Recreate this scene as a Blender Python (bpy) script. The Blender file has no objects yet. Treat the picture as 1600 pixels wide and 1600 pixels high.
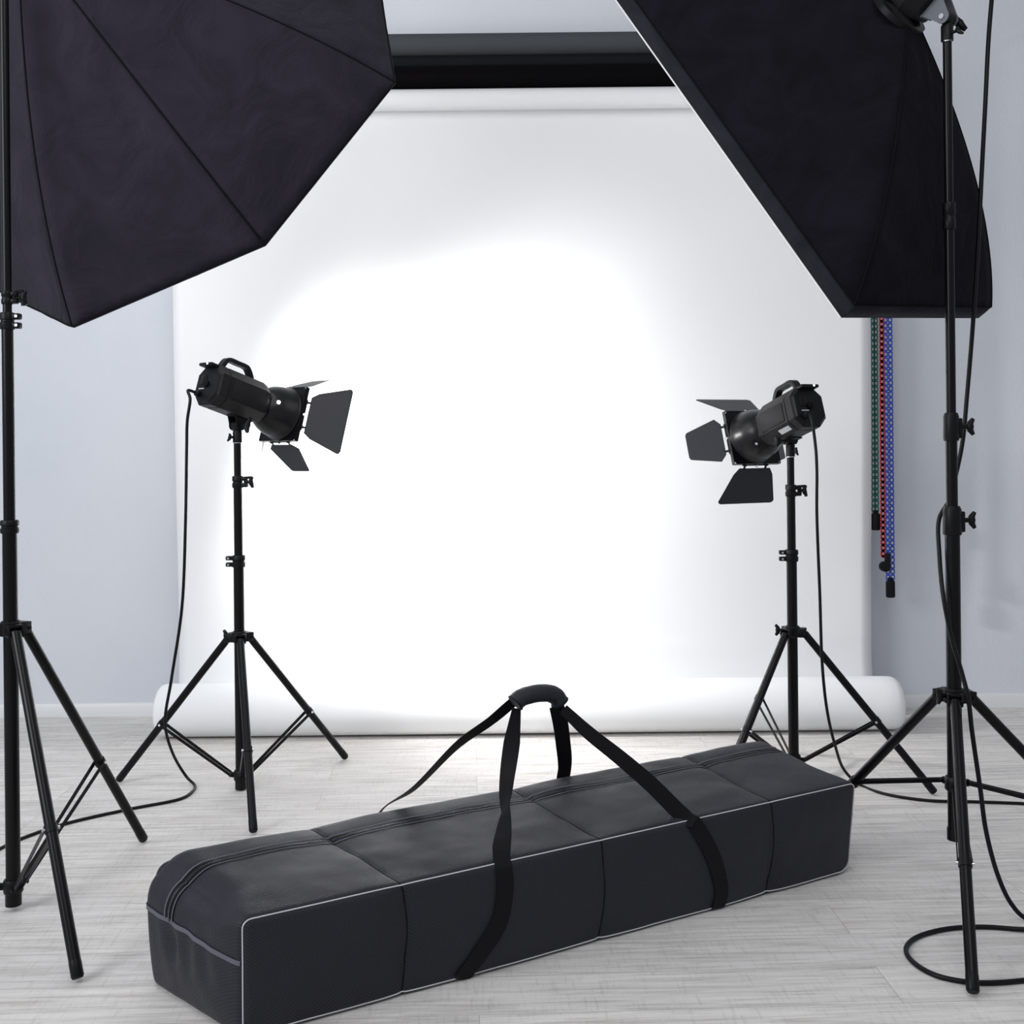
import bpy, bmesh, math, random
from mathutils import Vector, Matrix, noise
from math import sin, cos, pi, radians

random.seed(4)
S = bpy.context.scene
COL = S.collection

# ------------------------------------------------------------------ camera
ROLL = radians(0.6)
cam_data = bpy.data.cameras.new('camera')
cam_data.sensor_width = 36.0
cam_data.sensor_fit = 'HORIZONTAL'
cam_data.lens = 36.0 * 1730 / 1600
cam_data.shift_y = -110 / 1600
cam_data.clip_start = 0.05
cam = bpy.data.objects.new('camera', cam_data)
COL.objects.link(cam)
_r = Vector((cos(ROLL), 0, -sin(ROLL)))
_u = Vector((sin(ROLL), 0, cos(ROLL)))
_b = Vector((0, -1, 0))
cam.matrix_world = Matrix(((_r.x, _u.x, _b.x, 0), (_r.y, _u.y, _b.y, 0), (_r.z, _u.z, _b.z, 1.05), (0, 0, 0, 1)))
S.camera = cam

# ------------------------------------------------------------------ world, lights, exposure
S.view_settings.view_transform = 'Standard'
S.view_settings.look = 'None'
S.view_settings.exposure = 0.0
S.view_settings.gamma = 1.0
S.view_settings.use_curve_mapping = False

world = bpy.data.worlds.new('studio_ambient')
S.world = world
world.use_nodes = True
bg = world.node_tree.nodes['Background']
bg.inputs[0].default_value = (0.86, 0.90, 1.0, 1)
bg.inputs[1].default_value = 0.41


def area(name, loc, target, size, power, color=(1, 1, 1), size_y=None):
    d = bpy.data.lights.new(name, 'AREA')
    d.shape = 'RECTANGLE'
    d.size = size
    d.size_y = size_y or size
    d.energy = power
    d.color = color
    o = bpy.data.objects.new(name, d)
    COL.objects.link(o)
    o.location = loc
    o.rotation_euler = (Vector(target) - Vector(loc)).to_track_quat('-Z', 'Y').to_euler()
    return o


area('left_key', (-3.4, 0.2, 2.5), (-0.2, 3.6, 0.6), 2.0, 108, (0.95, 0.97, 1.0))  # broad key from the front left, inferred from floor shadows; source out of view
area('overhead_fill', (0.3, 0.4, 3.4), (0.1, 3.0, 0.0), 1.8, 30, (1.0, 0.98, 0.96))  # added overhead fill that brightens the room, not a known fitting

# ------------------------------------------------------------------ materials


def new_mat(name, color, rough=0.5, metallic=0.0, spec=0.5, sheen=0.0, coat=0.0):
    m = bpy.data.materials.new(name)
    m.use_nodes = True
    p = m.node_tree.nodes['Principled BSDF']
    p.inputs['Base Color'].default_value = (*color, 1)
    p.inputs['Roughness'].default_value = rough
    p.inputs['Metallic'].default_value = metallic
    p.inputs['Specular IOR Level'].default_value = spec
    p.inputs['Sheen Weight'].default_value = sheen
    p.inputs['Coat Weight'].default_value = coat
    return m


def N(m, kind, **kw):
    n = m.node_tree.nodes.new(kind)
    for k, v in kw.items():
        if k in n.inputs:
            n.inputs[k].default_value = v
        else:
            setattr(n, k, v)
    return n


def L(m, a, b):
    m.node_tree.links.new(a, b)


def coords(m, scale=(1, 1, 1), rot=(0, 0, 0)):
    t = N(m, 'ShaderNodeTexCoord')
    mp = N(m, 'ShaderNodeMapping')
    mp.inputs['Scale'].default_value = scale
    mp.inputs['Rotation'].default_value = rot
    L(m, t.outputs['Object'], mp.inputs['Vector'])
    return mp.outputs['Vector']


def ramp(m, fac, stops):
    r = N(m, 'ShaderNodeValToRGB')
    els = r.color_ramp.elements
    while len(els) < len(stops):
        els.new(0.5)
    for e, (p, c) in zip(els, stops):
        e.position = p
        e.color = (*c, 1) if len(c) == 3 else c
    L(m, fac, r.inputs[0])
    return r.outputs[0]


def bump(m, height, strength, dist, prev=None):
    b = N(m, 'ShaderNodeBump')
    b.inputs['Strength'].default_value = strength
    b.inputs['Distance'].default_value = dist
    L(m, height, b.inputs['Height'])
    if prev is not None:
        L(m, prev, b.inputs['Normal'])
    L(m, b.outputs[0], m.node_tree.nodes['Principled BSDF'].inputs['Normal'])
    return b.outputs[0]


def mix(m, a, b, fac, blend='MIX'):
    n = N(m, 'ShaderNodeMix', data_type='RGBA', blend_type=blend)
    for s, v in ((n.inputs[6], a), (n.inputs[7], b), (n.inputs[0], fac)):
        if hasattr(v, 'links') or hasattr(v, 'is_output'):
            L(m, v, s)
        else:
            s.default_value = (*v, 1) if isinstance(v, tuple) else v
    return n.outputs[2]


def base(m):
    return m.node_tree.nodes['Principled BSDF'].inputs['Base Color']


# wall: painted textured wallpaper, pale blue-grey
M_wall = new_mat('painted_wallpaper', (0.55, 0.58, 0.63), 0.75, spec=0.25)
v = coords(M_wall, (14, 14, 9))
n1 = N(M_wall, 'ShaderNodeTexNoise', Scale=6.0, Detail=6.0, Roughness=0.6)
L(M_wall, v, n1.inputs['Vector'])
v2 = coords(M_wall, (1, 1, 1))
n2 = N(M_wall, 'ShaderNodeTexNoise', Scale=1.1, Detail=3.0)
L(M_wall, v2, n2.inputs['Vector'])
L(M_wall, ramp(M_wall, n2.outputs['Fac'], [(0.3, (0.60, 0.63, 0.685)), (0.7, (0.66, 0.68, 0.72))]), base(M_wall))
bump(M_wall, n1.outputs['Fac'], 0.35, 0.004)

# floor: pale whitewashed boards, grain runs left-right
M_floor = new_mat('whitewashed_boards', (0.5, 0.49, 0.48), 0.55, spec=0.35)
tc = coords(M_floor, (1, 1, 1), (0, 0, radians(-2.0)))
br = N(M_floor, 'ShaderNodeTexBrick')
br.offset = 0.37
br.inputs['Scale'].default_value = 1.0
br.inputs['Brick Width'].default_value = 1.25
br.inputs['Row Height'].default_value = 0.145
br.inputs['Mortar Size'].default_value = 0.0008
br.inputs['Mortar Smooth'].default_value = 0.3
br.inputs['Bias'].default_value = 0.0
br.inputs['Color1'].default_value = (0.0, 0.0, 0.0, 1)
br.inputs['Color2'].default_value = (1.0, 1.0, 1.0, 1)
br.inputs['Mortar'].default_value = (0.5, 0.5, 0.5, 1)
L(M_floor, tc, br.inputs['Vector'])
mp = N(M_floor, 'ShaderNodeMapping')
mp.inputs['Scale'].default_value = (1.6, 34, 1)
add = N(M_floor, 'ShaderNodeVectorMath', operation='ADD')
L(M_floor, tc, add.inputs[0])
sc_ = N(M_floor, 'ShaderNodeVectorMath', operation='SCALE')
sc_.inputs['Scale'].default_value = 3.0
L(M_floor, br.outputs['Color'], sc_.inputs[0])
L(M_floor, sc_.outputs[0], add.inputs[1])
L(M_floor, add.outputs[0], mp.inputs['Vector'])
g1 = N(M_floor, 'ShaderNodeTexNoise', Scale=2.6, Detail=9.0, Roughness=0.66, Distortion=0.5)
L(M_floor, mp.outputs[0], g1.inputs['Vector'])
mp2 = N(M_floor, 'ShaderNodeMapping')
mp2.inputs['Scale'].default_value = (3.0, 16, 1)
L(M_floor, add.outputs[0], mp2.inputs['Vector'])
g2 = N(M_floor, 'ShaderNodeTexNoise', Scale=1.3, Detail=5.0, Roughness=0.6)
L(M_floor, mp2.outputs[0], g2.inputs['Vector'])
mp3 = N(M_floor, 'ShaderNodeMapping')          # fine cross-cut saw marks
mp3.inputs['Scale'].default_value = (90, 11, 1)
mp3.inputs['Rotation'].default_value = (0, 0, radians(12))
L(M_floor, add.outputs[0], mp3.inputs['Vector'])
g3 = N(M_floor, 'ShaderNodeTexNoise', Scale=1.4, Detail=4.0, Roughness=0.7)
L(M_floor, mp3.outputs[0], g3.inputs['Vector'])
c1 = ramp(M_floor, g1.outputs['Fac'], [(0.28, (0.44, 0.415, 0.39)), (0.42, (0.62, 0.60, 0.575)), (0.55, (0.74, 0.725, 0.705)), (0.75, (0.82, 0.81, 0.79))])
c2 = ramp(M_floor, g2.outputs['Fac'], [(0.3, (0.86, 0.85, 0.845)), (0.65, (1, 1, 1))])
c3 = ramp(M_floor, g3.outputs['Fac'], [(0.34, (0.74, 0.73, 0.72)), (0.47, (1, 1, 1))])
c = mix(M_floor, c1, c2, 1.0, 'MULTIPLY')
c = mix(M_floor, c, c3, 0.45, 'MULTIPLY')
tone = ramp(M_floor, br.outputs['Color'], [(0.0, (0.90, 0.90, 0.905)), (1.0, (1.0, 0.995, 0.985))])
c = mix(M_floor, c, tone, 1.0, 'MULTIPLY')
mort = ramp(M_floor, br.outputs['Fac'], [(0.0, (1, 1, 1)), (1.0, (0.62, 0.60, 0.58))])
c = mix(M_floor, c, mort, 1.0, 'MULTIPLY')
L(M_floor, c, base(M_floor))
bump(M_floor, g1.outputs['Fac'], 0.25, 0.002)

M_base = new_mat('white_skirting', (0.68, 0.69, 0.70), 0.45)
M_paper = new_mat('white_backdrop_paper', (0.80, 0.81, 0.82), 0.7, spec=0.2)
v = coords(M_paper, (1, 1, 1))
n = N(M_paper, 'ShaderNodeTexNoise', Scale=1.4, Detail=2.0)
L(M_paper, v, n.inputs['Vector'])
bump(M_paper, n.outputs['Fac'], 0.25, 0.01)
M_rolldark = new_mat('black_backdrop_paper', (0.002, 0.0015, 0.002), 0.7, spec=0.05)
M_rollgreen = new_mat('charcoal_backdrop_paper', (0.009, 0.011, 0.013), 0.7, spec=0.05)
M_rollgrey = new_mat('slate_grey_backdrop_paper', (0.060, 0.066, 0.074), 0.7, spec=0.1)
M_blackmetal = new_mat('black_painted_metal', (0.0030, 0.0028, 0.0035), 0.30, spec=0.20)
M_blackplastic = new_mat('black_plastic', (0.0045, 0.0045, 0.0055), 0.42, spec=0.18)
M_matte = new_mat('black_textured_housing', (0.008, 0.0075, 0.009), 0.5, spec=0.18)
M_leaf = new_mat('satin_black_sheet', (0.019, 0.020, 0.026), 0.5, spec=0.3)
M_cone = new_mat('satin_black_reflector', (0.005, 0.005, 0.006), 0.3, spec=0.3)
M_silver = new_mat('bright_steel', (0.75, 0.75, 0.77), 0.25, metallic=1.0)
M_greyplate = new_mat('grey_metal_plate', (0.12, 0.13, 0.15), 0.4, spec=0.5)
M_rubber = new_mat('black_cable', (0.004, 0.004, 0.005), 0.4, spec=0.2)
M_label = new_mat('grey_label', (0.45, 0.45, 0.47), 0.4)
M_blue = new_mat('blue_plastic', (0.02, 0.03, 0.35), 0.3)


def soft_fabric(name, col_a, col_b, sheen):
    m = new_mat(name, col_a, 0.85, spec=0.08, sheen=sheen)
    m.node_tree.nodes['Principled BSDF'].inputs['Sheen Roughness'].default_value = 0.6
    v = coords(m)
    a = N(m, 'ShaderNodeTexNoise', Scale=7.0, Detail=5.0, Roughness=0.6, Distortion=1.2)
    L(m, v, a.inputs['Vector'])
    b_ = N(m, 'ShaderNodeTexNoise', Scale=420.0, Detail=2.0)
    L(m, v, b_.inputs['Vector'])
    L(m, ramp(m, a.outputs['Fac'], [(0.35, col_a), (0.7, col_b)]), base(m))
    p = bump(m, b_.outputs['Fac'], 0.3, 0.0006)
    bump(m, a.outputs['Fac'], 0.45, 0.02, p)
    return m


M_octa = soft_fabric('black_softbox_cloth', (0.017, 0.0145, 0.023), (0.026, 0.022, 0.034), 0.04)
M_rect = soft_fabric('deep_black_softbox_cloth', (0.0035, 0.003, 0.0055), (0.007, 0.006, 0.011), 0.015)
M_lip = soft_fabric('black_rim_cloth', (0.011, 0.011, 0.016), (0.020, 0.020, 0.028), 0.03)
M_seam = new_mat('black_seam_thread', (0.004, 0.004, 0.005), 0.8, spec=0.1)
M_whitetape = new_mat('white_edge_binding', (0.8, 0.8, 0.8), 0.6)


def emit(name, color, strength, base_col=(0.8, 0.8, 0.8)):
    m = new_mat(name, base_col, 0.6)
    p = m.node_tree.nodes['Principled BSDF']
    p.inputs['Emission Color'].default_value = (*color, 1)
    p.inputs['Emission Strength'].default_value = strength
    return m


M_diff_octa = emit('lit_octagonal_diffuser', (1.0, 0.98, 0.96), 1.8)
M_diff_rect = emit('lit_rectangular_diffuser', (1.0, 0.98, 0.96), 1.0)
M_leak = emit('bright_light_leak', (1.0, 1.0, 1.0), 30.0)
M_bulb = emit('lit_flash_tube', (1.0, 0.98, 0.95), 20.0)
M_led = emit('small_status_light', (0.6, 0.6, 1.0), 3.0)

# bag cloth: woven nylon with diamond weave
M_bag = new_mat('black_woven_nylon', (0.013, 0.013, 0.020), 0.5, spec=0.28, sheen=0.05)
M_bag.node_tree.nodes['Principled BSDF'].inputs['Sheen Roughness'].default_value = 0.5
v = coords(M_bag, (1, 1, 1), (0, 0, radians(-29.6)))
w1 = N(M_bag, 'ShaderNodeTexWave', Scale=95.0)
w1.bands_direction = 'DIAGONAL'
L(M_bag, v, w1.inputs['Vector'])
mpb = N(M_bag, 'ShaderNodeMapping')
mpb.inputs['Scale'].default_value = (-1, 1, 1)
L(M_bag, v, mpb.inputs['Vector'])
w2 = N(M_bag, 'ShaderNodeTexWave', Scale=95.0)
w2.bands_direction = 'DIAGONAL'
L(M_bag, mpb.outputs[0], w2.inputs['Vector'])
mm = N(M_bag, 'ShaderNodeMath', operation='MULTIPLY')
L(M_bag, w1.outputs['Fac'], mm.inputs[0])
L(M_bag, w2.outputs['Fac'], mm.inputs[1])
L(M_bag, ramp(M_bag, mm.outputs[0], [(0.0, (0.009, 0.0095, 0.015)), (0.5, (0.020, 0.021, 0.031))]), base(M_bag))
pz = bump(M_bag, mm.outputs[0], 0.55, 0.0012)
nb = N(M_bag, 'ShaderNodeTexNoise', Scale=14.0, Detail=3.0)
L(M_bag, v, nb.inputs['Vector'])
bump(M_bag, nb.outputs['Fac'], 0.35, 0.006, pz)

M_web = new_mat('black_webbing', (0.0035, 0.0035, 0.005), 0.6, spec=0.15, sheen=0.03)
v = coords(M_web)
ww = N(M_web, 'ShaderNodeTexWave', Scale=160.0)
ww.bands_direction = 'Z'
L(M_web, v, ww.inputs['Vector'])
bump(M_web, ww.outputs['Fac'], 0.3, 0.0008)
M_piping = new_mat('pale_grey_piping', (0.55, 0.55, 0.58), 0.35)
M_greytape = new_mat('grey_seam_tape', (0.10, 0.10, 0.13), 0.7)
M_zip = new_mat('black_zip_tape', (0.005, 0.005, 0.007), 0.5, spec=0.2)
M_teeth = new_mat('zip_teeth', (0.035, 0.035, 0.045), 0.3)


def chain_mat(name, col):
    return new_mat(name, col, 0.35, spec=0.5)


M_cgreen = chain_mat('green_chain_plastic', (0.010, 0.13, 0.085))
M_cred = chain_mat('red_chain_plastic', (0.48, 0.018, 0.025))
M_cblue = chain_mat('blue_chain_plastic', (0.018, 0.055, 0.42))

# ------------------------------------------------------------------ mesh helpers


def link_mesh(name, verts, faces, mat, parent=None, smooth=False, mw=None):
    me = bpy.data.meshes.new(name)
    me.from_pydata([tuple(v) for v in verts], [], faces)
    me.update()
    bm = bmesh.new()
    bm.from_mesh(me)
    bmesh.ops.recalc_face_normals(bm, faces=bm.faces)
    bm.to_mesh(me)
    bm.free()
    if smooth:
        me.polygons.foreach_set('use_smooth', [True] * len(me.polygons))
        try:
            me.set_sharp_from_angle(angle=radians(smooth if smooth is not True else 40))
        except Exception:
            pass
    me.materials.append(mat)
    o = bpy.data.objects.new(name, me)
    COL.objects.link(o)
    if parent is not None:
        o.parent = parent
    return o


class MB:
    """collects shapes for one mesh object"""

    def __init__(self):
        self.v = []
        self.f = []

    def add(self, verts, faces, mw=None):
        k = len(self.v)
        for p in verts:
            p = Vector(p)
            self.v.append(mw @ p if mw is not None else p)
        self.f += [tuple(i + k for i in f) for f in faces]
        return self

    def box(self, c, s, mw=None, bev=0.0):
        bm = bmesh.new()
        bmesh.ops.create_cube(bm, size=1.0)
        for w in bm.verts:
            w.co = Vector((w.co.x * s[0], w.co.y * s[1], w.co.z * s[2])) + Vector(c)
        if bev > 0:
            bmesh.ops.bevel(bm, geom=list(bm.edges), offset=bev, segments=2, affect='EDGES', profile=0.5)
        self._bm(bm, mw)
        return self

    def _bm(self, bm, mw):
        bm.verts.index_update()
        self.add([w.co.copy() for w in bm.verts], [[w.index for w in f.verts] for f in bm.faces], mw)
        bm.free()

    def cyl(self, a, b, r0, r1=None, n=16, cap=True):
        return self.tube([a, b], [r0, r1 if r1 is not None else r0], n, cap)

    def tube(self, pts, rad, n=12, cap=True):
        pts = [Vector(p) for p in pts]
        if not isinstance(rad, (list, tuple)):
            rad = [rad] * len(pts)
        k = len(self.v)
        prev = None
        for i, p in enumerate(pts):
            if i == 0:
                t = pts[1] - pts[0]
            elif i == len(pts) - 1:
                t = pts[-1] - pts[-2]
            else:
                t = (pts[i + 1] - p).normalized() + (p - pts[i - 1]).normalized()
            if t.length < 1e-9:
                t = Vector((0, 0, 1))
            t.normalize()
            if prev is None:
                a = t.orthogonal().normalized()
            else:
                a = prev - t * prev.dot(t)
                a.normalize()
            prev = a
            b = t.cross(a)
            for j in range(n):
                an = 2 * pi * j / n
                self.v.append(p + (a * cos(an) + b * sin(an)) * rad[i])
        for i in range(len(pts) - 1):
            for j in range(n):
                j2 = (j + 1) % n
                self.f.append((k + i * n + j, k + i * n + j2, k + (i + 1) * n + j2, k + (i + 1) * n + j))
        if cap:
            self.f.append(tuple(k + j for j in range(n))[::-1])
            self.f.append(tuple(k + (len(pts) - 1) * n + j for j in range(n)))
        return self

    def lathe(self, prof, axis_mw=None, n=40, cap=True):
        """prof: list of (y, r) revolved about local +Y"""
        k = len(self.v)
        for (y, r) in prof:
            for j in range(n):
                an = 2 * pi * j / n
                p = Vector((r * cos(an), y, r * sin(an)))
                self.v.append(axis_mw @ p if axis_mw is not None else p)
        for i in range(len(prof) - 1):
            for j in range(n):
                j2 = (j + 1) % n
                self.f.append((k + i * n + j, k + i * n + j2, k + (i + 1) * n + j2, k + (i + 1) * n + j))
        if cap:
            self.f.append(tuple(k + j for j in range(n)))
            self.f.append(tuple(k + (len(prof) - 1) * n + j for j in range(n)))
        return self

    def prism(self, poly, off, mw=None):
        """poly: list of 3D points, off: extrusion vector"""
        n = len(poly)
        off = Vector(off)
        vs = [Vector(p) for p in poly] + [Vector(p) + off for p in poly]
        fs = [tuple(range(n))[::-1], tuple(range(n, 2 * n))]
        for i in range(n):
            j = (i + 1) % n
            fs.append((i, j, n + j, n + i))
        return self.add(vs, fs, mw)

    def build(self, name, mat, parent=None, smooth=40):
        return link_mesh(name, self.v, self.f, mat, parent, smooth)


def grid_faces(nu, nv, k=0):
    return [(k + i * nv + j, k + (i + 1) * nv + j, k + (i + 1) * nv + j + 1, k + i * nv + j + 1)
            for i in range(nu - 1) for j in range(nv - 1)]


def tag(o, label=None, cat=None, group=None, kind=None):
    if label:
        o['label'] = label
    if cat:
        o['category'] = cat
    if group:
        o['group'] = group
    if kind:
        o['kind'] = kind
    return o


def empty(name, loc, label, cat, group=None, mat=None):
    o = bpy.data.objects.new(name, None)
    COL.objects.link(o)
    o.empty_display_size = 0.1
    if mat is not None:
        o.matrix_world = mat
    else:
        o.location = loc
    return tag(o, label, cat, group)


def smooth_path(pts, sub=6):
    pts = [Vector(p) for p in pts]
    P = [pts[0] * 2 - pts[1]] + pts + [pts[-1] * 2 - pts[-2]]
    out = []
    for i in range(1, len(P) - 2):
        p0, p1, p2, p3 = P[i - 1:i + 3]
        # centripetal Catmull-Rom keeps unevenly spaced points free of loops
        t0 = 0
        t1 = t0 + max((p1 - p0).length, 1e-5) ** 0.5
        t2 = t1 + max((p2 - p1).length, 1e-5) ** 0.5
        t3 = t2 + max((p3 - p2).length, 1e-5) ** 0.5
        for s in range(sub):
            t = t1 + (t2 - t1) * s / sub
            A1 = p0 * ((t1 - t) / (t1 - t0)) + p1 * ((t - t0) / (t1 - t0))
            A2 = p1 * ((t2 - t) / (t2 - t1)) + p2 * ((t - t1) / (t2 - t1))
            A3 = p2 * ((t3 - t) / (t3 - t2)) + p3 * ((t - t2) / (t3 - t2))
            B1 = A1 * ((t2 - t) / (t2 - t0)) + A2 * ((t - t0) / (t2 - t0))
            B2 = A2 * ((t3 - t) / (t3 - t1)) + A3 * ((t - t1) / (t3 - t1))
            out.append(B1 * ((t2 - t) / (t2 - t1)) + B2 * ((t - t1) / (t2 - t1)))
    out.append(pts[-1])
    return out


# ------------------------------------------------------------------ setting
WY = 4.305
o = MB().box((0, 1.6, -0.05), (9.0, 5.8, 0.1)).build('floor', M_floor)
tag(o, kind='structure')
o = MB().box((0, WY + 0.05, 1.7), (9.0, 0.1, 3.4)).build('wall_back', M_wall)
tag(o, kind='structure')
m = MB()
m.prism([(-4.5, WY, 0.0), (-4.5, WY - 0.014, 0.0), (-4.5, WY - 0.014, 0.038), (-4.5, WY - 0.008, 0.050), (-4.5, WY, 0.052)], (9.0, 0, 0))
tag(m.build('baseboard_back', M_base), kind='structure')

# ------------------------------------------------------------------ backdrop
XL, XR = -1.268, 1.352
bd = empty('paper_backdrop', (0.04, 4.15, 0), 'wide white seamless paper backdrop hanging on the wall and rolled up at the floor', 'backdrop')


def child(o, root):
    """re-parent keeping the world-space mesh coordinates"""
    o.parent = root
    o.matrix_parent_inverse = root.matrix_world.inverted()
    return o


bpy.context.view_layer.update()
YR, ZR = 4.10, 2.318   # centre of the white roll
o = MB()
prof = [(XL, 0.0), (XL, 0.0375), (XR, 0.0375), (XR, 0.0)]
m = MB()
m.tube([(XL, YR, ZR), (XR, YR, ZR)], 0.0385, 40)
child(m.build('top_roll', M_paper), bd)
m = MB()
m.tube([(XL - 0.04, YR, ZR), (XR + 0.105, YR, ZR)], 0.018, 20)
child(m.build('core_tube', M_blackplastic), bd)
# hanging sheet: from the back of the roll down, easing towards the wall, sweeping forward on the floor
prof = [(4.1385, ZR), (4.1385, ZR - 0.05), (4.140, 2.1), (4.145, 1.8), (4.150, 1.4), (4.158, 1.0), (4.168, 0.7), (4.178, 0.45), (4.180, 0.3),
        (4.176, 0.2), (4.165, 0.12), (4.145, 0.06), (4.11, 0.022), (4.06, 0.006), (3.985, 0.004)]
pp = smooth_path([(0, y, z) for y, z in prof], 5)
nx = 60
vs = []
for p in pp:
    for i in range(nx + 1):
        x = XL + 0.004 + (XR - XL - 0.008) * i / nx
        w = 0.0025 * sin(x * 3.1 + p.z * 0.9) * (1 if p.z > 0.3 else 0)
        vs.append((x, p.y + w * min(1, max(0, 2.2 - p.z)), p.z))
o = link_mesh('hanging_sheet', vs, grid_faces(len(pp), nx + 1), M_paper, None, 60)
md = o.modifiers.new('thickness', 'SOLIDIFY')
md.thickness = 0.001
child(o, bd)
# loose roll lying on the floor, its ends softly curled
RR = 0.094
YC, ZC = 3.985, 0.0965
m = MB()
ends = []
for x, r in ((XL - 0.012, 0.062), (XL - 0.0125, 0.071), (XL - 0.008, 0.082), (XL, 0.089), (XL + 0.014, 0.0932), (XL + 0.05, RR), (0.0, RR),
             (XR - 0.04, RR), (XR + 0.0, 0.0935), (XR + 0.018, 0.0885), (XR + 0.027, 0.080), (XR + 0.030, 0.069), (XR + 0.028, 0.060)):
    ends.append((x, r))
nseg = 48
k0 = 0
for (x, r) in ends:
    for j in range(nseg):
        a = 2 * pi * j / nseg
        m.v.append(Vector((x, YC + r * cos(a), ZC - (RR - r) * 0.15 + r * sin(a))))
for i in range(len(ends) - 1):
    for j in range(nseg):
        j2 = (j + 1) % nseg
        m.f.append((i * nseg + j, i * nseg + j2, (i + 1) * nseg + j2, (i + 1) * nseg + j))
# inner spiral windings visible at the ends
for xe in (XL + 0.01, XR + 0.0):
    sp = []
    for q in range(90):
        a = q / 90 * 2 * pi * 3
        r = 0.045 + 0.03 * q / 90
        sp.append((xe, YC + r * cos(a), ZC + r * sin(a)))
    k = len(m.v)
    dx = 0.05 if xe < 0 else -0.05
    for p in sp:
        m.v.append(Vector(p))
        m.v.append(Vector((p[0] + dx, p[1], p[2])))
    for q in range(len(sp) - 1):
        m.f.append((k + 2 * q, k + 2 * q + 1, k + 2 * q + 3, k + 2 * q + 2))
child(m.build('floor_roll', M_paper, None, 50), bd)

# dark rolls above
for name, mat, y, z, r, lab in (
        ('backdrop_roll', M_rolldark, 4.105, 2.400, 0.0435, 'black backdrop paper roll directly above the white roll'),
        ('backdrop_roll', M_rollgreen, 4.151, 2.4635, 0.033, 'charcoal backdrop paper roll between the black roll and the grey one'),
        ('backdrop_roll', M_rollgrey, 4.165, 2.542, 0.043, 'slate grey backdrop paper roll, topmost on the wall')):
    r_ = empty(name, (0.04, y, z), lab, 'backdrop roll', 'rolled papers above the white backdrop')
    bpy.context.view_layer.update()
    m = MB()
    m.tube([(XL, y, z), (XR, y, z)], r, 40)
    child(m.build('paper', mat), r_)
    m = MB()
    m.tube([(XL - 0.04, y, z), (XR + 0.105, y, z)], 0.016, 16)
    child(m.build('core_tube', M_blackplastic), r_)

for sx, lab in ((XL - 0.035, 'black steel wall bracket carrying the left ends of the paper rolls'), (XR + 0.105, 'black steel wall bracket carrying the right ends of the paper rolls')):
    m = MB()
    m.box((sx, WY - 0.005, 2.43), (0.05, 0.01, 0.40), bev=0.002)
    for y, z in ((YR, ZR), (4.105, 2.400), (4.150, 2.462), (4.165, 2.542)):
        m.box((sx, (WY + y) / 2 - 0.012, z), (0.008, WY - y + 0.02, 0.03), bev=0.002)
    tag(m.build('roller_bracket', M_blackmetal), lab, 'wall bracket')

# ---- pull chains on the right of the backdrop


def pull_chain(x1, x2, y, zt, zb, mat, wt, label, tilt=0.0, wx=0.0):
    root = empty('pull_chain', ((x1 + x2) / 2, y, zb), label, 'chain', 'roller chains beside the backdrop')
    bpy.context.view_layer.update()
    pitch = 0.0215
    for xs, ph in ((x1, 0.0), (x2, 0.0)):
        m = MB()
        z = zt
        k = 0
        while z > zb + 0.03:
            t = (zt - z) / (zt - zb)
            x = xs + tilt * t
            # rectangular ring link
            w, h, th = 0.0125, 0.0135, 0.0032
            zz = z - ph * pitch
            for (cx, cz, sx, sz) in ((-w / 2, 0, th, h), (w / 2, 0, th, h), (0, h / 2, w + th, th), (0, -h / 2, w + th, th)):
                m.box((x + cx, y, zz + cz), (sx, 0.004, sz))
            m.box((x, y, zz - pitch / 2), (w * 0.9, 0.003, pitch - h))
            z -= pitch
            k += 1
        child(m.build('strand', mat, None, False), root)
    m = MB()
    xb = (x1 + x2) / 2 + tilt + wx
    if wt == 'block':
        m.box((xb, y, zb), (0.032, 0.022, 0.064), bev=0.006)
        m.box((xb, y, zb + 0.036), (0.018, 0.012, 0.016), bev=0.002)
    else:
        m.box((xb + 0.006, y, zb + 0.012), (0.020, 0.018, 0.060), bev=0.005)
        m.tube([(xb - 0.004, y - 0.012, zb - 0.008), (xb - 0.004, y + 0.012, zb - 0.008)], 0.019, 20)
    child(m.build('chain_weight', M_blackplastic), root)


pull_chain(1.369, 1.380, 4.175, 2.33, 0.733, M_cgreen, 'block', 'green plastic roller chain beside the paper edge, shortest of three, with black weight', -0.008, 0.002)
pull_chain(1.3915, 1.3935, 4.150, 2.40, 0.575, M_cred, 'knob', 'thin red plastic roller chain hanging between the green and blue chains', -0.006, 0.010)
pull_chain(1.410, 1.4275, 4.165, 2.46, 0.480, M_cblue, 'block', 'blue plastic roller chain in two strands, longest of three and farthest right', -0.001, 0.0)

# ------------------------------------------------------------------ light stands


def knob(m, c, d, size=0.022):
    """T-shaped wing knob on a short shaft; c = start, d = unit direction"""
    c = Vector(c)
    d = Vector(d).normalized()
    m.cyl(c, c + d * size * 1.1, size * 0.28, n=10)
    side = d.cross(Vector((0, 0, 1)))
    if side.length < 0.1:
        side = Vector((1, 0, 0))
    side.normalize()
    e = c + d * size * 1.2
    up = Vector((0, 0, 1))
    m.tube([e - up * size * 0.9 + d * size * 0.35, e - up * size * 0.4, e, e + up * size * 0.4, e + up * size * 0.9 + d * size * 0.35],
           [size * 0.22, size * 0.36, size * 0.42, size * 0.36, size * 0.22], 10)


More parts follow.
